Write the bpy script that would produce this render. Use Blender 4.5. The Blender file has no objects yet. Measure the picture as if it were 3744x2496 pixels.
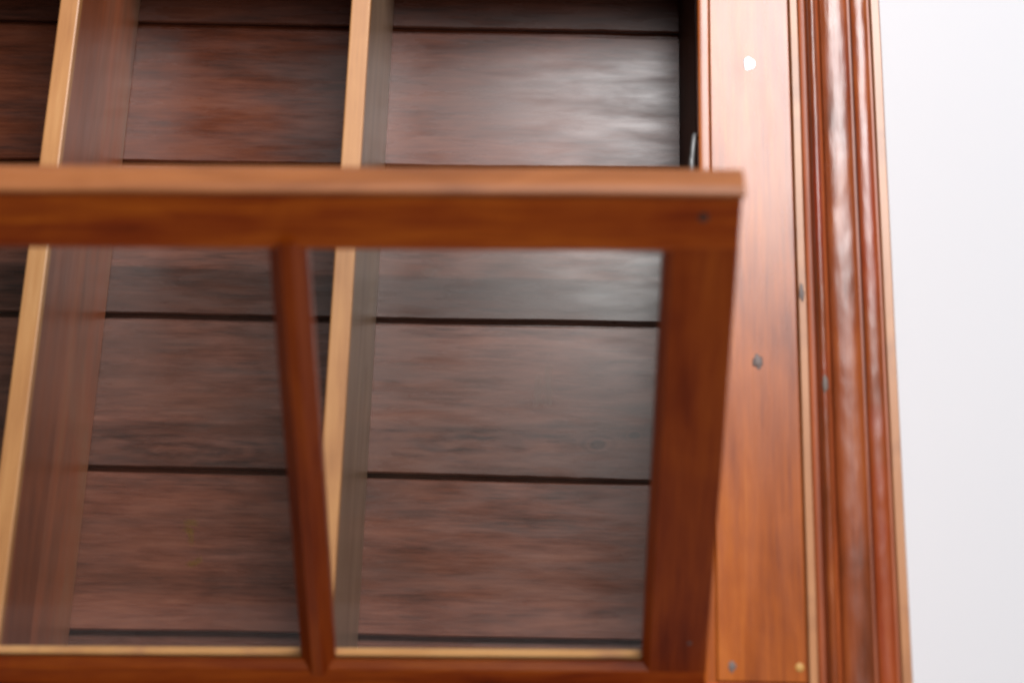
import bpy, bmesh, math, random
from mathutils import Vector, Matrix, noise
random.seed(7)
S = bpy.context.scene
COL = S.collection

# ------------------------------------------------------------------ camera
cam = bpy.data.cameras.new('camera'); camo = bpy.data.objects.new('camera', cam); COL.objects.link(camo)
RT = Vector((0.99956235, 0.01266521, 0.02673378)); UP = Vector((-0.01992785, -0.37960798, 0.92493279)); FW = Vector((-0.02186283, 0.92506074, 0.37918946))
m = Matrix((RT, UP, -FW)).transposed().to_4x4(); m.translation = Vector((0, -1.35, 0)); camo.matrix_world = m
cam.lens = 70; cam.sensor_width = 36; cam.clip_end = 60; cam.clip_start = 0.02
cam.dof.use_dof = True; cam.dof.focus_distance = 1.70; cam.dof.aperture_fstop = 4.0; cam.dof.aperture_blades = 0
S.camera = camo
# ------------------------------------------------------------------ world, lamps, exposure
w = bpy.data.worlds.new('World'); S.world = w; w.use_nodes = True
bg = w.node_tree.nodes['Background']; bg.inputs[0].default_value = (1.0, 0.90, 0.80, 1); bg.inputs[1].default_value = 0.06

def area(name, loc, target, sx, sy, power, color):
    l = bpy.data.lights.new(name, 'AREA'); l.shape = 'RECTANGLE'; l.size = sx; l.size_y = sy; l.energy = power; l.color = color
    o = bpy.data.objects.new(name, l); COL.objects.link(o); o.location = loc
    o.rotation_euler = (Vector(target) - Vector(loc)).to_track_quat('-Z', 'Y').to_euler(); return o
area('window_light', (0.60, -2.3, 2.38), (0.1, 0, 0.7), 1.40, 1.25, 108, (1.0, 0.985, 0.99))
area('low_fill', (0.75, -3.0, -0.42), (0.0, -0.2, 0.40), 1.3, 0.7, 20, (1.0, 0.95, 0.90))
area('wall_fill', (1.9, -1.0, -0.9), (0.75, 0.25, 0.1), 0.7, 0.7, 2.6, (0.97, 0.98, 1.0))  # added fill to even out the wall, no real lamp
S.view_settings.view_transform = 'Standard'; S.view_settings.look = 'None'; S.view_settings.exposure = 0; S.view_settings.gamma = 1
S.render.engine = 'CYCLES'; S.cycles.pixel_filter_type = 'BLACKMAN_HARRIS'; S.cycles.filter_width = 2.2

# ------------------------------------------------------------------ materials
def lin(c): return tuple(((v / 255) / 12.92 if v / 255 <= .04045 else ((v / 255 + .055) / 1.055) ** 2.4) for v in c) + (1,)
def wood(name, stops, axis='x', rough=.35, rvar=.12, spec=.5, coat=0.0, coat_rough=.2, bump=.12, fine=1.0, patch=None, patch_amt=.5, scale=1.0, stain=None, seed=0.0, band=False, lump=0.0, knots=()):
    """grain stretched along one axis; stops = linear colours dark -> light"""
    M = bpy.data.materials.new(name); M.use_nodes = True; nt = M.node_tree; N = nt.nodes; L = nt.links
    b = N['Principled BSDF']
    tc = N.new('ShaderNodeTexCoord'); oi = N.new('ShaderNodeObjectInfo')
    add = N.new('ShaderNodeVectorMath'); add.operation = 'MULTIPLY_ADD'
    L.new(oi.outputs['Random'], add.inputs[0]); add.inputs[1].default_value = (7.3, 5.1, 9.7)
    off = N.new('ShaderNodeVectorMath'); off.operation = 'ADD'; L.new(tc.outputs['Object'], add.inputs[2]); L.new(add.outputs[0], off.inputs[0]); off.inputs[1].default_value = (seed, seed * 1.7, seed * .6)
    def mapped(long_, cross):
        mp = N.new('ShaderNodeMapping'); s = [cross] * 3; s['xyz'.index(axis)] = long_; mp.inputs['Scale'].default_value = s
        L.new(off.outputs[0], mp.inputs['Vector']); return mp
    def nz(long_, cross, sc, det=4, dist=0.0, ro=.55):
        n = N.new('ShaderNodeTexNoise'); n.inputs['Scale'].default_value = sc; n.inputs['Detail'].default_value = det
        n.inputs['Distortion'].default_value = dist; n.inputs['Roughness'].default_value = ro
        L.new(mapped(long_, cross).outputs[0], n.inputs['Vector']); return n
    n1 = nz((2.2 if band else 1.1) * scale, (15 if band else 11) * scale, 3.2, 5, .6)          # broad figure
    n2 = nz((6.5 if band else 2.5) * scale, (80 if band else 60) * scale, 5.0, 5, .2, .68)      # fibres
    n3 = nz(3.0 * scale, 4.5 * scale, 2.6, 3, 1.2)        # blotches
    def math_(op, a, bb, c=None):
        q = N.new('ShaderNodeMath'); q.operation = op
        for i, v in enumerate((a, bb, c)):
            if v is None: continue
            if isinstance(v, (int, float)): q.inputs[i].default_value = v
            else: L.new(v, q.inputs[i])
        return q.outputs[0]
    f = math_('MULTIPLY_ADD', n2.outputs['Fac'], .34 * fine, math_('MULTIPLY_ADD', n1.outputs['Fac'], .62, math_('MULTIPLY', n3.outputs['Fac'], .34)))
    f = math_('ADD', f, -.15 * fine)
    kn = None
    for (kx, kz, kr, ks) in knots:
        # a knot: rings squeezed round it, darker towards its heart
        sb = N.new('ShaderNodeVectorMath'); sb.operation = 'SUBTRACT'; L.new(tc.outputs['Object'], sb.inputs[0]); sb.inputs[1].default_value = (kx, 0, kz)
        ml = N.new('ShaderNodeVectorMath'); ml.operation = 'MULTIPLY'; L.new(sb.outputs[0], ml.inputs[0]); ml.inputs[1].default_value = (1 / (kr * ks), 0, 1 / kr)
        wn = N.new('ShaderNodeTexNoise'); wn.inputs['Scale'].default_value = 60; L.new(tc.outputs['Object'], wn.inputs['Vector'])
        ad = N.new('ShaderNodeVectorMath'); ad.operation = 'ADD'; L.new(ml.outputs[0], ad.inputs[0]); L.new(wn.outputs['Color'], ad.inputs[1])
        su = N.new('ShaderNodeVectorMath'); su.operation = 'SUBTRACT'; L.new(ad.outputs[0], su.inputs[0]); su.inputs[1].default_value = (.5, .5, .5)
        mz = N.new('ShaderNodeVectorMath'); mz.operation = 'MULTIPLY'; L.new(su.outputs[0], mz.inputs[0]); mz.inputs[1].default_value = (1, 0, 1)
        ln = N.new('ShaderNodeVectorMath'); ln.operation = 'LENGTH'; L.new(mz.outputs[0], ln.inputs[0])
        g = math_('EXPONENT', math_('MULTIPLY', math_('POWER', ln.outputs['Value'], 2), -.35), None)
        ring = math_('MULTIPLY', math_('MULTIPLY', math_('SINE', math_('MULTIPLY', ln.outputs['Value'], 7.0), None), .10), g)
        core = math_('MULTIPLY', math_('EXPONENT', math_('MULTIPLY', math_('POWER', ln.outputs['Value'], 2), -2.5), None), -.30 if kr < .006 else .0)
        f = math_('ADD', f, math_('ADD', ring, core))
    cr = N.new('ShaderNodeValToRGB'); L.new(f, cr.inputs[0]); e = cr.color_ramp.elements
    k = len(stops)
    e[0].position = .30; e[0].color = stops[0]; e[1].position = .70; e[1].color = stops[-1]
    for i in range(1, k - 1):
        el = e.new(.30 + .40 * i / (k - 1)); el.color = stops[i]
    colr = cr.outputs[0]
    if patch:
        n4 = nz(2.0, 7.0, 1.9, 4, .8)
        mr = N.new('ShaderNodeMapRange'); mr.inputs[1].default_value = .48; mr.inputs[2].default_value = .68; mr.inputs[4].default_value = patch_amt
        L.new(n4.outputs['Fac'], mr.inputs[0])
        mx = N.new('ShaderNodeMix'); mx.data_type = 'RGBA'; L.new(mr.outputs[0], mx.inputs[0]); L.new(colr, mx.inputs[6]); mx.inputs[7].default_value = patch; colr = mx.outputs[2]
    if stain:
        n5 = nz(22, 22, 1.0, 2, .4)
        mr = N.new('ShaderNodeMapRange'); mr.inputs[1].default_value = .52; mr.inputs[2].default_value = .70; mr.inputs[4].default_value = .55
        L.new(n5.outputs['Fac'], mr.inputs[0])
        mx = N.new('ShaderNodeMix'); mx.data_type = 'RGBA'; L.new(mr.outputs[0], mx.inputs[0]); L.new(colr, mx.inputs[6]); mx.inputs[7].default_value = stain; colr = mx.outputs[2]
    if band:
        tv = N.new('ShaderNodeHueSaturation'); tv.inputs['Hue'].default_value = .5; L.new(math_('MULTIPLY_ADD', oi.outputs['Random'], .24, .82), tv.inputs['Value']); L.new(math_('MULTIPLY_ADD', oi.outputs['Random'], -.22, 1.08), tv.inputs['Saturation'])
        L.new(colr, tv.inputs['Color']); colr = tv.outputs[0]
        # darker or paler sap band along one edge of each board; height and tone are set per board (object colour)
        sp = N.new('ShaderNodeSeparateColor'); L.new(oi.outputs['Color'], sp.inputs[0])
        xyz = N.new('ShaderNodeSeparateXYZ'); L.new(tc.outputs['Object'], xyz.inputs[0])
        nb = nz(1.6, .01, 2.2, 2, 0)
        z = math_('MULTIPLY_ADD', nb.outputs['Fac'], -.022, math_('ADD', xyz.outputs['Z'], .011))
        z = math_('SUBTRACT', z, sp.outputs[0])
        mr = N.new('ShaderNodeMapRange'); mr.inputs[1].default_value = -.0012; mr.inputs[2].default_value = .0012; mr.inputs[3].default_value = 1; mr.inputs[4].default_value = 0
        L.new(z, mr.inputs[0])
        tn = math_('MULTIPLY', sp.outputs[1], 2.0); cc = N.new('ShaderNodeCombineColor')
        for q in range(3): L.new(tn, cc.inputs[q])
        mx = N.new('ShaderNodeMix'); mx.data_type = 'RGBA'; mx.blend_type = 'MULTIPLY'; L.new(mr.outputs[0], mx.inputs[0]); L.new(colr, mx.inputs[6]); L.new(cc.outputs[0], mx.inputs[7]); colr = mx.outputs[2]
    L.new(colr, b.inputs['Base Color'])
    n6 = nz(5, 26, 3.0, 4, .3)
    r = math_('MULTIPLY_ADD', n6.outputs['Fac'], rvar * 2, rough - rvar); L.new(r, b.inputs['Roughness'])
    b.inputs['Specular IOR Level'].default_value = spec
    b.inputs['Coat Weight'].default_value = coat; b.inputs['Coat Roughness'].default_value = coat_rough
    bp = N.new('ShaderNodeBump'); bp.inputs['Strength'].default_value = bump; bp.inputs['Distance'].default_value = .002
    h = math_('MULTIPLY_ADD', n2.outputs['Fac'], .5, n1.outputs['Fac'])
    if lump:
        n7 = nz(20, 45, 1.5, 1, .2); h = math_('MULTIPLY_ADD', n7.outputs['Fac'], lump * 3, h); L.new(h, bp.inputs['Height']); L.new(bp.outputs[0], b.inputs['Normal'])
    if coat: L.new(bp.outputs[0], b.inputs['Coat Normal'])
    return M
def C(*c): return (c[0], c[1], c[2], 1)
PLANK = wood('plank_wood', [C(.050, .017, .010), C(.110, .034, .019), C(.165, .052, .029), C(.21, .072, .040)], 'x', .28, .17, .42, bump=.13, fine=1.8, band=True, patch=C(.085, .036, .024), patch_amt=.5)
PLANKK = wood('knotty_plank_wood', [C(.050, .017, .010), C(.110, .034, .019), C(.165, .052, .029), C(.21, .072, .040)], 'x', .28, .17, .42, bump=.13, fine=1.8, band=True, patch=C(.085, .036, .024), patch_amt=.5, knots=((.037, .032, .0050, 1.7), (.066, .040, .0036, 1.6), (-.07, .030, .009, 6.0), (-.31, .020, .008, 7.0)))
STILEW = wood('stile_wood', [C(.18, .034, .006), C(.31, .068, .008), C(.42, .100, .011), C(.54, .15, .018)], 'z', .27, .06, .42, coat=.20, coat_rough=.20, bump=.14, fine=1.5, patch=C(.36, .10, .025), patch_amt=.5)
MOULDW = wood('moulding_wood', [C(.10, .024, .008), C(.27, .058, .013), C(.44, .115, .02)], 'z', .30, .14, .5, coat=.36, coat_rough=.24, bump=.3, lump=.6, patch=C(.32, .025, .008), patch_amt=.6)
GROOVEW = wood('groove_wood', [C(.20, .04, .010), C(.36, .08, .02), C(.46, .12, .03)], 'z', .4, .08, .5, bump=.1)
DIVS = wood('divider_sheen_wood', [C(.20, .12, .075), C(.30, .19, .12), C(.38, .25, .16)], 'z', .36, .08, .5, bump=.10)  # greyer than the other divider: its glossy sheen is painted into the colour
PALEW = wood('pale_raw_wood_upright', [C(.34, .125, .045), C(.48, .20, .075), C(.60, .28, .12)], 'z', .36, .06, .5, coat=.3, coat_rough=.28, bump=.1, stain=C(.26, .09, .035))
DIVW = wood('divider_wood', [C(.20, .07, .035), C(.32, .11, .055), C(.42, .12, .05), C(.36, .17, .08)], 'z', .36, .08, .5, bump=.10, patch=C(.34, .22, .13), patch_amt=.7)
DIVF = wood('divider_front_wood', [C(.16, .045, .020), C(.28, .080, .032), C(.38, .105, .04)], 'z', .34, .07, .5, bump=.10)
SIDEW = wood('shaded_side_wood', [C(.010, .005, .004), C(.022, .009, .006), C(.035, .013, .008)], 'z', .5, .06, .25, bump=.1)  # near black: shade on the unlit inner sides is painted into the colour
EDGEW = wood('divider_edge_wood', [C(.36, .145, .045), C(.52, .225, .075), C(.62, .29, .10), C(.70, .36, .14)], 'z', .42, .06, .5, coat=.3, coat_rough=.3, bump=.10, fine=1.2)
DOORX = wood('door_wood_horizontal', [C(.17, .018, .003), C(.42, .060, .005), C(.60, .115, .008), C(.80, .19, .014)], 'x', .40, .08, .32, bump=.16, scale=1.4, fine=1.5)
DOORZ = wood('door_wood_upright', [C(.17, .020, .003), C(.30, .042, .004), C(.42, .070, .006), C(.54, .11, .009)], 'z', .40, .08, .32, bump=.16, scale=1.4, fine=1.5)
CAPW = wood('door_cap_wood', [C(.20, .060, .016), C(.34, .115, .034), C(.46, .175, .06)], 'x', .46, .07, .30, bump=.15, scale=1.6)
BEADW = wood('glazing_bead_wood', [C(.56, .25, .08), C(.68, .34, .12), C(.76, .42, .17)], 'x', .55, .05, .3, bump=.05, stain=C(.34, .13, .08))

def simple(name, col, rough=.5, metal=0.0):
    M = bpy.data.materials.new(name); M.use_nodes = True; nt = M.node_tree; b = nt.nodes['Principled BSDF']
    n = nt.nodes.new('ShaderNodeTexNoise'); n.inputs['Scale'].default_value = 220; tc = nt.nodes.new('ShaderNodeTexCoord'); nt.links.new(tc.outputs['Object'], n.inputs['Vector'])
    mx = nt.nodes.new('ShaderNodeMix'); mx.data_type = 'RGBA'; mx.inputs[6].default_value = tuple(v * .75 for v in col) + (1,); mx.inputs[7].default_value = tuple(min(1, v * 1.2) for v in col) + (1,)
    nt.links.new(n.outputs['Fac'], mx.inputs[0]); nt.links.new(mx.outputs[2], b.inputs['Base Color'])
    b.inputs['Roughness'].default_value = rough; b.inputs['Metallic'].default_value = metal; return M
STEEL = simple('steel', (.20, .20, .20), .5, .6)
NAILM = simple('worn_nail_metal', (.17, .13, .12), .55, .1)
BRIGHTN = simple('bright_nail_metal', (.90, .92, .95), .40, .6)
PLUGM = simple('dark_plug', (.10, .045, .03), .4)
PINM = simple('pale_pin_wood', (.62, .33, .08), .5)
def translucent(name, col):
    M = simple(name, col, .6); nt = M.node_tree; t = nt.nodes.new('ShaderNodeBsdfTranslucent'); t.inputs[0].default_value = col + (1,); m = nt.nodes.new('ShaderNodeMixShader'); m.inputs[0].default_value = .85
    nt.links.new(nt.nodes['Principled BSDF'].outputs[0], m.inputs[1]); nt.links.new(t.outputs[0], m.inputs[2]); nt.links.new(m.outputs[0], nt.nodes['Material Output'].inputs[0]); return M
SCRM = translucent('scratch_white', (.95, .93, .90))
FLKM = translucent('yellow_fleck', (.8, .66, .25))
GREYF = simple('grey_filler', (.17, .12, .10), .5)

def glass():
    M = bpy.data.materials.new('dusty_glass'); M.use_nodes = True; nt = M.node_tree; N = nt.nodes; L = nt.links; N.clear()
    out = N.new('ShaderNodeOutputMaterial'); tr = N.new('ShaderNodeBsdfTransparent'); tr.inputs[0].default_value = (.955, .965, .955, 1)
    gl = N.new('ShaderNodeBsdfGlossy'); gl.inputs['Roughness'].default_value = .03
    fr = N.new('ShaderNodeFresnel'); fr.inputs['IOR'].default_value = 1.27
    mx = N.new('ShaderNodeMixShader'); L.new(fr.outputs[0], mx.inputs[0]); L.new(tr.outputs[0], mx.inputs[1]); L.new(gl.outputs[0], mx.inputs[2])
    df = N.new('ShaderNodeBsdfDiffuse'); df.inputs[0].default_value = (.50, .43, .36, 1)
    tc = N.new('ShaderNodeTexCoord'); no = N.new('ShaderNodeTexNoise'); no.inputs['Scale'].default_value = 9; no.inputs['Detail'].default_value = 5
    L.new(tc.outputs['Object'], no.inputs['Vector'])
    mr = N.new('ShaderNodeMapRange'); mr.inputs[1].default_value = .35; mr.inputs[2].default_value = .75; mr.inputs[3].default_value = .002; mr.inputs[4].default_value = .022
    L.new(no.outputs['Fac'], mr.inputs[0])
    m2 = N.new('ShaderNodeMixShader'); L.new(mr.outputs[0], m2.inputs[0]); L.new(mx.outputs[0], m2.inputs[1]); L.new(df.outputs[0], m2.inputs[2])
    L.new(m2.outputs[0], out.inputs[0]); return M
GLASS = glass()
def wallm():
    M = bpy.data.materials.new('white_plaster'); M.use_nodes = True; nt = M.node_tree; b = nt.nodes['Principled BSDF']
    tc = nt.nodes.new('ShaderNodeTexCoord'); n = nt.nodes.new('ShaderNodeTexNoise'); n.inputs['Scale'].default_value = 3; nt.links.new(tc.outputs['Object'], n.inputs['Vector'])
    cr = nt.nodes.new('ShaderNodeValToRGB'); cr.color_ramp.elements[0].color = (.70, .72, .762, 1); cr.color_ramp.elements[1].color = (.715, .735, .777, 1)
    nt.links.new(n.outputs['Fac'], cr.inputs[0]); nt.links.new(cr.outputs[0], b.inputs['Base Color']); b.inputs['Roughness'].default_value = .8
    return M
WALL = wallm()

# ------------------------------------------------------------------ builders
def link(name, bm, mat, parent=None, smooth=False):
    bmesh.ops.recalc_face_normals(bm, faces=bm.faces[:])
    me = bpy.data.meshes.new(name); bm.to_mesh(me); bm.free(); me.materials.append(mat)
    if smooth:
        for p in me.polygons: p.use_smooth = True
        me.set_sharp_from_angle(angle=math.radians(38))
    o = bpy.data.objects.new(name, me); COL.objects.link(o)
    if parent: o.parent = parent
    return o
def box(x0, x1, y0, y1, z0, z1, bev=.0008, bm=None):
    own = bm is None
    if own: bm = bmesh.new()
    r = bmesh.ops.create_cube(bm, size=1); vs = r['verts']
    for v in vs: v.co = Vector((x0 if v.co.x < 0 else x1, y0 if v.co.y < 0 else y1, z0 if v.co.z < 0 else z1))
    if bev:
        es = list({e for v in vs for e in v.link_edges}); bmesh.ops.bevel(bm, geom=es, offset=bev, segments=2, profile=.5, affect='EDGES')
    return bm
def wobble(bm, amp, freq=6, seed=0.0):
    for v in bm.verts: v.co += noise.noise_vector(v.co * freq + Vector((seed, seed, seed))) * amp
def extr(profile, a, b, axis, n=1, amp=0.0, seed=0, ends=None):
    """closed profile extruded from a to b. axis 'z': profile (x,y); axis 'x': profile (y,z). n rings, small hand-made wobble"""
    bm = bmesh.new(); rings = []
    for i in range(n + 1):
        t = a + (b - a) * i / n; ring = []
        for (p, q) in profile:
            tt = t
            if ends: tt = ends(p, q, t, i == 0, i == n)
            if axis == 'z':
                c = Vector((p, q, tt)); dv = noise.noise_vector(Vector((seed, seed * 2, t * 9))) * amp
                dv.z = 0
            else:
                c = Vector((tt, p, q)); dv = noise.noise_vector(Vector((t * 9, seed, seed * 2))) * amp
                dv.x = 0
            ring.append(bm.verts.new(c + dv))
        rings.append(ring)
    k = len(profile)
    for i in range(n):
        for j in range(k): bm.faces.new((rings[i][j], rings[i][(j + 1) % k], rings[i + 1][(j + 1) % k], rings[i + 1][j]))
    bm.faces.new(rings[0]); bm.faces.new(rings[-1]); return bm
def arc(cx, cy, rx, ry, a0, a1, n=10):
    return [(cx + rx * math.cos(math.radians(a0 + (a1 - a0) * i / n)), cy + ry * math.sin(math.radians(a0 + (a1 - a0) * i / n))) for i in range(n + 1)]

# ------------------------------------------------------------------ setting: the white wall
wl = link('wall', box(-3, 4, .245, .40, -1.6, 3.4, 0), WALL); wl['kind'] = 'structure'

# ------------------------------------------------------------------ the cabinet
cab = bpy.data.objects.new('display_cabinet', None); COL.objects.link(cab); cab.location = (0, 0, 0)
cab['label'] = 'old reddish brown wooden cabinet with plank back, upright dividers and a glazed door tilted open'
cab['category'] = 'cabinet'
ZB, ZT = .20, 1.30            # bottom and top of the carcass
XL, XR = -.640, .106          # opening
YB = .2017                    # face of the back planks

# back planks: joint centre lines on the back plane z = b + a*x, gap
joints = [(0, .235, .004), (.0037, .3785, .0078), (-.0041, .5143, .0045), (.0027, .6533, .0052), (.0050, .7995, .0042), (-.0052, .9362, .0062), (.002, 1.078, .004), (-.003, 1.215, .004)]
bands = [(0, 1), (.034, 1.15), (.046, .72), (.042, .55), (.034, .95), (.05, .6), (0, 1)]
def plank(i):
    a0, b0, g0 = joints[i]; a1, b1, g1 = joints[i + 1]
    bm = bmesh.new(); n = 70; x0, x1 = -.639, .1052; rings = []
    for k in range(n + 1):
        x = x0 + (x1 - x0) * k / n
        zl = b0 + a0 * x + g0 / 2 + noise.noise(Vector((x * 6, i * 3.1, 0))) * .0012 + noise.noise(Vector((x * 70, i * 3.1, 2))) * .0004
        zh = b1 + a1 * x - g1 / 2 + noise.noise(Vector((x * 6, i * 3.1, 5))) * .0012 + noise.noise(Vector((x * 70, i * 3.1, 7))) * .0004
        e = .0012
        prof = [(0, zl + e), (0, zh - e), (e, zh), (.006, zh), (.006, zh + .014), (.014, zh + .014), (.014, zl + .002), (e, zl)]
        # slight cup of the board
        rings.append([bm.verts.new((x, YB + y + noise.noise(Vector((x * 3, i * 2.0, z * 9))) * .0006, z)) for (y, z) in prof])
    for k in range(n):
        for j in range(8): bm.faces.new((rings[k][j], rings[k][(j + 1) % 8], rings[k + 1][(j + 1) % 8], rings[k + 1][j]))
    bm.faces.new(rings[0]); bm.faces.new(rings[-1])
    # origin at the lower edge of the board, so its grain is its own
    for v in bm.verts: v.co.z -= b0
    o = link('plank', bm, PLANKK if i == 2 else PLANK, cab, True); o.location.z = b0
    h, t = bands[i]; o.color = (h, t / 2, 0, 1); return o
for i in range(len(joints) - 1): plank(i)

# carcass: sides, top, base
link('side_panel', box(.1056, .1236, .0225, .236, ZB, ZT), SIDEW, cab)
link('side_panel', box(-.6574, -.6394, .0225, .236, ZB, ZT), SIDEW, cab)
link('top_panel', box(-.639, .1052, .0225, .2000, 1.045, 1.065), DIVW, cab)
link('base_panel', box(-.639, .1052, .0225, .2000, .215, .233), DIVW, cab)

# dividers (board with a groove line down its face, pale edging in front)
for (x0, x1) in ((-.3968, -.3816), (-.1663, -.1512)):
    d = link('divider', box(x0 + .0010, x1 - .0010, .0852, .2005, .2340, 1.044, 0), DIVS if x0 > -.2 else DIVW, cab)
    link('front_board', box(x0 + .0004, x1 - .0005, .0105, .0850, .2340, 1.044, 0), DIVS if x0 > -.2 else DIVF, d)
    bm = box(x0, x1, 0, .0100, .2705, 1.0295, .0011)
    link('edging', bm, EDGEW, d)

# face frame ------------------------------------------------------------
def mirror(bm):
    for v in bm.verts: v.co.x = (XL + XR) - v.co.x
    return bm
def both(fn):
    yield fn()
    yield mirror(fn())
stiles = []
ZS = .3058
# profiles in (x, y), y towards the wall
bead_in = [(.1066, .020)] + arc(.1108, .0014, .0043, .0007, 180, 360, 12) + [(.1151, .020)]
strip_p = [(.1781, .020), (.1781, .0010), (.1790, -.0002), (.1840, .0004), (.1847, .0016), (.1847, .020)]
groove_p = [(.1856, .020), (.1856, .0035), (.1870, .0045), (.1900, .0045), (.1915, .0030), (.1915, .020)]
bead_p = [(.1917, .020)] + arc(.1950, -.0010, .0034, .0048, 180, 360, 10) + [(.1984, .020)]
cove_p = [(.1986, .020), (.1986, .0030), (.2000, .0045), (.2014, .0035), (.2014, .020)]
tor1_p = [(.2016, .030)] + arc(.2126, .0020, .0110, .0036, 180, 360, 22) + [(.2236, .030)]
fil_p = [(.2238, .030), (.2238, .0055), (.2262, .0055), (.2262, .030)]
tor2_p = [(.2264, .030)] + arc(.2328, .0030, .0064, .0026, 180, 360, 16) + [(.2392, .030)]
fil2_p = [(.2394, .235), (.2394, .0045), (.2411, .0045), (.2411, .235)]
outer_p = [(.2413, .235), (.2413, .0030), (.2425, .0012), (.2480, .0012), (.2492, .0028), (.2492, .235)]
for side in (0, 1):
    mk = (lambda b: b) if side == 0 else mirror
    st = link('stile', mk(box(.1156, .1770, 0, .022, ZS, ZT, .0007)), STILEW, cab)
    stiles.append(st)
    link('inner_bead', mk(extr(bead_in, .3045, ZT, 'z', 40, .0003, side + 1)), STILEW, st, True)
    link('pale_strip', mk(extr(strip_p, ZB, ZT, 'z', 60, .0003, side + 3)), PALEW, cab, True)
    link('groove_strip', mk(extr(groove_p, ZB, ZT, 'z', 8)), GROOVEW, cab, True)
    link('thin_bead', mk(extr(bead_p, ZB, ZT, 'z', 60, .0003, side + 5)), MOULDW, cab, True)
    link('groove_strip', mk(extr(cove_p, ZB, ZT, 'z', 8)), GROOVEW, cab, True)
    link('round_moulding', mk(extr(tor1_p, ZB, ZT, 'z', 90, .0005, side + 7)), MOULDW, cab, True)
    link('groove_strip', mk(extr(fil_p, ZB, ZT, 'z', 8)), GROOVEW, cab, True)
    link('round_moulding', mk(extr(tor2_p, ZB, ZT, 'z', 90, .0005, side + 9)), MOULDW, cab, True)
    link('groove_strip', mk(extr(fil2_p, ZB, ZT, 'z', 8)), GROOVEW, cab, True)
    link('edge_strip', mk(extr(outer_p, ZB, ZT, 'z', 60, .0004, side + 11)), PALEW, cab, True)
# base rail: raised under the stiles, notched where the door is hinged
prof = [(-.7110, ZB), (.1770, ZB), (.1770, .3048), (.1080, .3048), (.1080, .2700), (-.6420, .2700), (-.6420, .3048), (-.7110, .3048)]
bm = bmesh.new(); fr = [bm.verts.new((x, .0006, z)) for x, z in prof]; bk = [bm.verts.new((x, .0222, z)) for x, z in prof]
bm.faces.new(fr); bm.faces.new(bk)
for j in range(8): bm.faces.new((fr[j], fr[(j + 1) % 8], bk[(j + 1) % 8], bk[j]))
link('base_rail', bm, DOORX, cab)
link('head_rail', box(-.6500, .1152, .0006, .0220, 1.03, ZT, .0008), STILEW, cab)

# things set in the right stile
def lump(name, x, z, rx, rz, h, mat, parent, seed=0, y=0.0, amp=.25, seg=20):
    bm = bmesh.new(); bmesh.ops.create_uvsphere(bm, u_segments=seg, v_segments=10, radius=1)
    for v in bm.verts:
        k = 1 + amp * noise.noise(v.co * 1.7 + Vector((seed, 0, 0)))
        v.co = Vector((x + v.co.x * rx * k, y + v.co.y * h, z + v.co.z * rz * k))
    return link(name, bm, mat, parent, True)
st = stiles[0]
lump('nail', .1457, .790, .0046, .0060, .0006, BRIGHTN, st, 1, amp=.3)
lump('nail', .1475, .5415, .0034, .0052, .0012, NAILM, st, 4, amp=.55)
lump('nail', .1254, .3160, .0026, .0036, .0008, NAILM, st, 8, amp=.4)
lump('wooden_pin', .1718, .3165, .0030, .0032, .0009, PINM, st, 2, amp=.04)
lump('nail', .1810, .5970, .0019, .0062, .0008, NAILM, st, 12, y=-.0003, amp=.6)
lump('filler_spot', .1951, .5230, .0020, .0070, .0008, GREYF, st, 15, y=-.0058, amp=.4)

# small steel catch on the inner edge of the right stile
def tube(pts, r, bm=None, seg=10):
    bm = bm or bmesh.new(); rings = []
    for i, p in enumerate(pts):
        d = (Vector(pts[min(i + 1, len(pts) - 1)]) - Vector(pts[max(i - 1, 0)])).normalized()
        a = d.orthogonal().normalized(); b = d.cross(a)
        if rings:  # keep the frame turning smoothly
            a = (pa - d * pa.dot(d)).normalized(); b = d.cross(a)
        pa = a
        rings.append([bm.verts.new(Vector(p) + (a * math.cos(t) + b * math.sin(t)) * r) for t in [2 * math.pi * k / seg for k in range(seg)]])
    for i in range(len(rings) - 1):
        for k in range(seg): bm.faces.new((rings[i][k], rings[i][(k + 1) % seg], rings[i + 1][(k + 1) % seg], rings[i + 1][k]))
    bm.faces.new(rings[0]); bm.faces.new(rings[-1]); return bm
pts = [(.1010, .010, .690), (.1012, .0085, .700), (.1016, .0075, .712), (.1024, .0070, .722), (.1032, .0080, .7290), (.1040, .0110, .7325), (.1046, .0150, .7320)]
hk = link('hook', tube(pts, .0021), STEEL, cab, True)
lump('hook_plate', .1010, .7060, .0027, .0095, .0030, STEEL, hk, 3, y=.0085, amp=.3)

# ------------------------------------------------------------------ the glazed door, hinged at its lower edge and tilted out
EX = Vector((0.99978071, 0.00933527, 0.01874528)); EY = Vector((-0.02080658, 0.54415268, 0.83872817)); EZ = Vector((-0.00237054, -0.83893427, 0.54422759))
dm = Matrix((EX, EY, EZ)).transposed().to_4x4(); dm.translation = Vector((0, 0, .285))
T = .0185; PY = .0064          # leaf thickness, glass depth
DR, DL = .1051, -.6400         # outer edges
IR, IL = .0675, -.6030         # front arris of the inner edges
SB, ST = .0336, .3690          # front arris of bottom rail and of top rail
CH = .0048                     # chamfer
# the door itself: the rear half of the frame, behind the glass; the pieces are its sub-parts
bm = bmesh.new(); YR = PY + .0028
box(DL + .0002, IL - .0044, YR + .0001, T, -.008, .4028, .0004, bm); box(IR + .0044, DR - .0002, YR + .0001, T, -.008, .4028, .0004, bm)
box(IL - .0042, IR + .0042, YR + .0001, T, -.008, SB - .0042, .0004, bm); box(IL - .0042, IR + .0042, YR + .0001, T, ST + .0042, .4028, .0004, bm)
door = link('door', bm, DOORX, cab); door.matrix_world = dm; door['label'] = 'glazed flap door hinged at its lower edge and tilted out'
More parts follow.
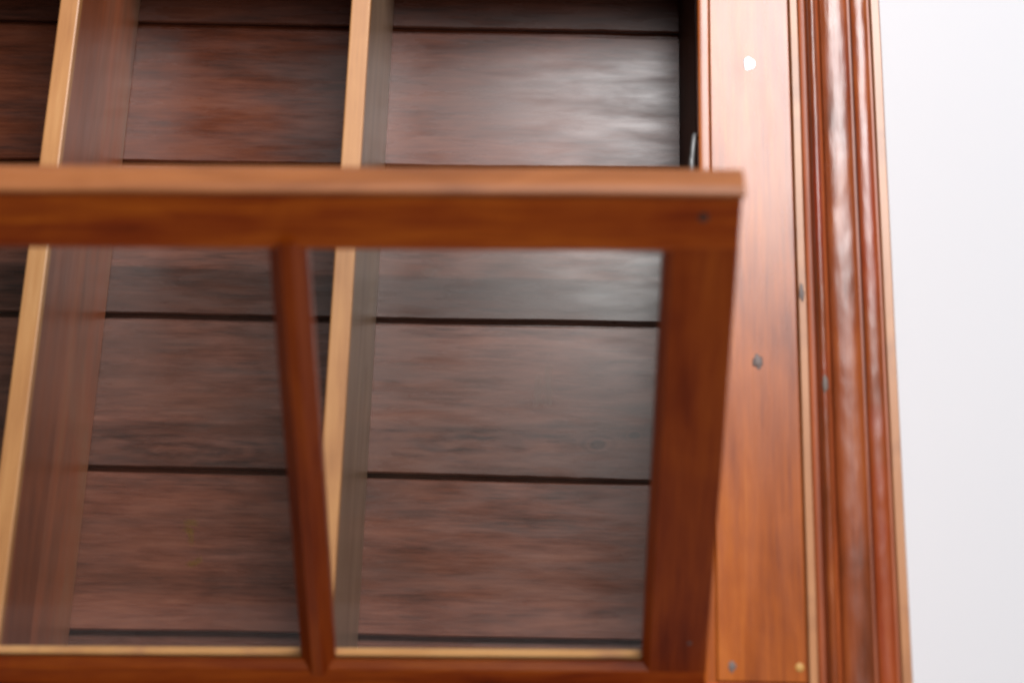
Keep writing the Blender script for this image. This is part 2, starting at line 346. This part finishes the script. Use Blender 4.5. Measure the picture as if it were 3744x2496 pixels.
# rails with chamfered inner arris (y, z profile)
def ovolo(s0, sg): return [(CH * (1 - math.cos(math.radians(a))), s0 + sg * CH * .95 * math.sin(math.radians(a))) for a in range(0, 91, 15)]
pb = [(0, -.008), (0, SB - .0006), (.0004, SB + .0004), (CH - .0006, SB + CH * .95 - .0004), (CH + .0003, SB + CH * .95)] + [(PY, SB + CH * .95), (PY, SB - .004), (PY + .0026, SB - .004), (PY + .0026, -.008)]
link('rail', extr(pb, DL + .0002, DR - .0002, 'x', 60, .0003, 21), DOORX, door)
pt = [(0, .4028)] + ovolo(ST, -1) + [(PY, ST - CH * .95), (PY, ST + .004), (PY + .0026, ST + .004), (PY + .0026, .4028)]
link('rail', extr(pt, DL + .0002, DR - .0002, 'x', 60, .0003, 23), DOORX, door)
def stile_prof(s):
    if s > 0: return [(DR, 0), (IR, 0), (IR - CH, CH), (IR - CH, PY), (IR + .004, PY), (IR + .004, PY + .0026), (DR, PY + .0026)]
    return [(DL, 0), (IL, 0), (IL + CH, CH), (IL + CH, PY), (IL - .004, PY), (IL - .004, PY + .0026), (DL, PY + .0026)]
for s in (1, -1):
    p = stile_prof(s)
    def ends(px, py, t, a, b):
        # mitred onto the chamfers of the rails, housed between them
        q = max(0, abs(px - (IR if s > 0 else IL)) if (px < IR if s > 0 else px > IL) else 0)
        if a: return SB + .0004 + min(q, CH)
        if b: return ST - .0004 - min(q, CH)
        return t
    o = link('stile', extr(p, SB, ST, 'z', 40, .0003, 30 + s, ends), DOORZ, door)
# corner blocks of the joints: the stile ends run into the rails with a visible line (through tenons)
# muntins: chamfered sash bars, mitred into the rails
for mx in (-.1552, -.3860):
    W, F = .0112, .0034
    p = [(mx - W, T), (mx - W, .0058), (mx - F, -.0034), (mx + F, -.0034), (mx + W, .0058), (mx + W, T)]
    def ends(px, py, t, a, b):
        q = abs(px - mx); e = .0052 * (1 - (q - F) / (W - F)) if q >= F else .0052
        if a: return SB + CH - e - .0006 + (0 if q > F + .001 else -.002)
        if b: return ST - CH + e + .0006 + (0 if q > F + .001 else .002)
        return t
    link('muntin', extr(p, SB, ST, 'z', 40, .0004, mx * 10, ends), DOORZ, door)
# panes
for (a, b) in ((IL - .003, -.3860 - .0114), (-.3860 + .0114, -.1552 - .0114), (-.1552 + .0114, IR + .003)):
    link('pane', box(a, b, PY + .0002, PY + .0024, SB - .003, ST + .003, 0), GLASS, door)
# raw pale beads that hold the panes from behind: along the lower rail, the upper rail and the stiles
for (a, b) in ((IL - .0040, -.3860 - .0114), (-.3860 + .0114, -.1552 - .0114), (-.1552 + .0114, IR + .0040)):
    link('glazing_bead', box(a, b, YR, T - .0022, SB - .0040, SB + CH * .95 + .0003, .0005), BEADW, door)
    link('glazing_bead', box(a, b, YR, T + .0008, ST - CH * .95 - .0003, ST + .0040, .0005), DOORX, door)
link('glazing_bead', box(IR - CH, IR + .0040, YR + .0003, T + .0006, SB + CH, ST - CH, .0005), DOORZ, door)
link('glazing_bead', box(IL - .0040, IL + CH, YR + .0003, T + .0006, SB + CH, ST - CH, .0005), DOORZ, door)
# rounded capping along the top
cp = [(T, .4032), (T, .4105), (T - .0012, .4112)] + [(.0070 + p * 1.0, q) for p, q in arc(0, .4072, .0132, .0040, 90, 270, 16)] + [(.004, .4032)]
link('capping', extr(cp, DL - .0010, DR + .0012, 'x', 70, .0004, 44), CAPW, door, True)
def dlump(name, x, z, rx, rz, h, mat, seed, y=0.0, amp=.1):
    return lump(name, x, z, rx, rz, h, mat, door, seed, y, amp)
dlump('plug', .0838, .3895, .0032, .0030, .0007, PLUGM, 5)
dlump('nail', .0930, .0600, .0016, .0016, .0005, NAILM, 6)
# scratches and flecks on the glass
def mark(name, pts, r, mat):
    return link(name, tube([(x, PY + .0001, z) for x, z in pts], r, None, 6), mat, door)
mark('scratch', [(-.0098, .250), (-.0094, .262), (-.0092, .272)], .0005, SCRM)
mark('scratch', [(-.0032, .251), (-.0034, .266), (-.0030, .280)], .0005, SCRM)
mark('scratch', [(-.0765, .3478), (-.0728, .3464), (-.0690, .3462)], .0006, SCRM)
mark('scratch', [(-.0760, .3530), (-.0680, .3495)], .00015, SCRM)
mark('fleck', [(-.2345, .1555), (-.2290, .1560), (-.2270, .1545)], .0007, FLKM)
mark('fleck', [(-.2350, .1505), (-.2300, .1485)], .0008, FLKM)
mark('fleck', [(-.2318, .1480), (-.2316, .1380)], .0007, FLKM)
mark('fleck', [(-.2355, .1205), (-.2315, .1210), (-.2270, .1250)], .0008, FLKM)
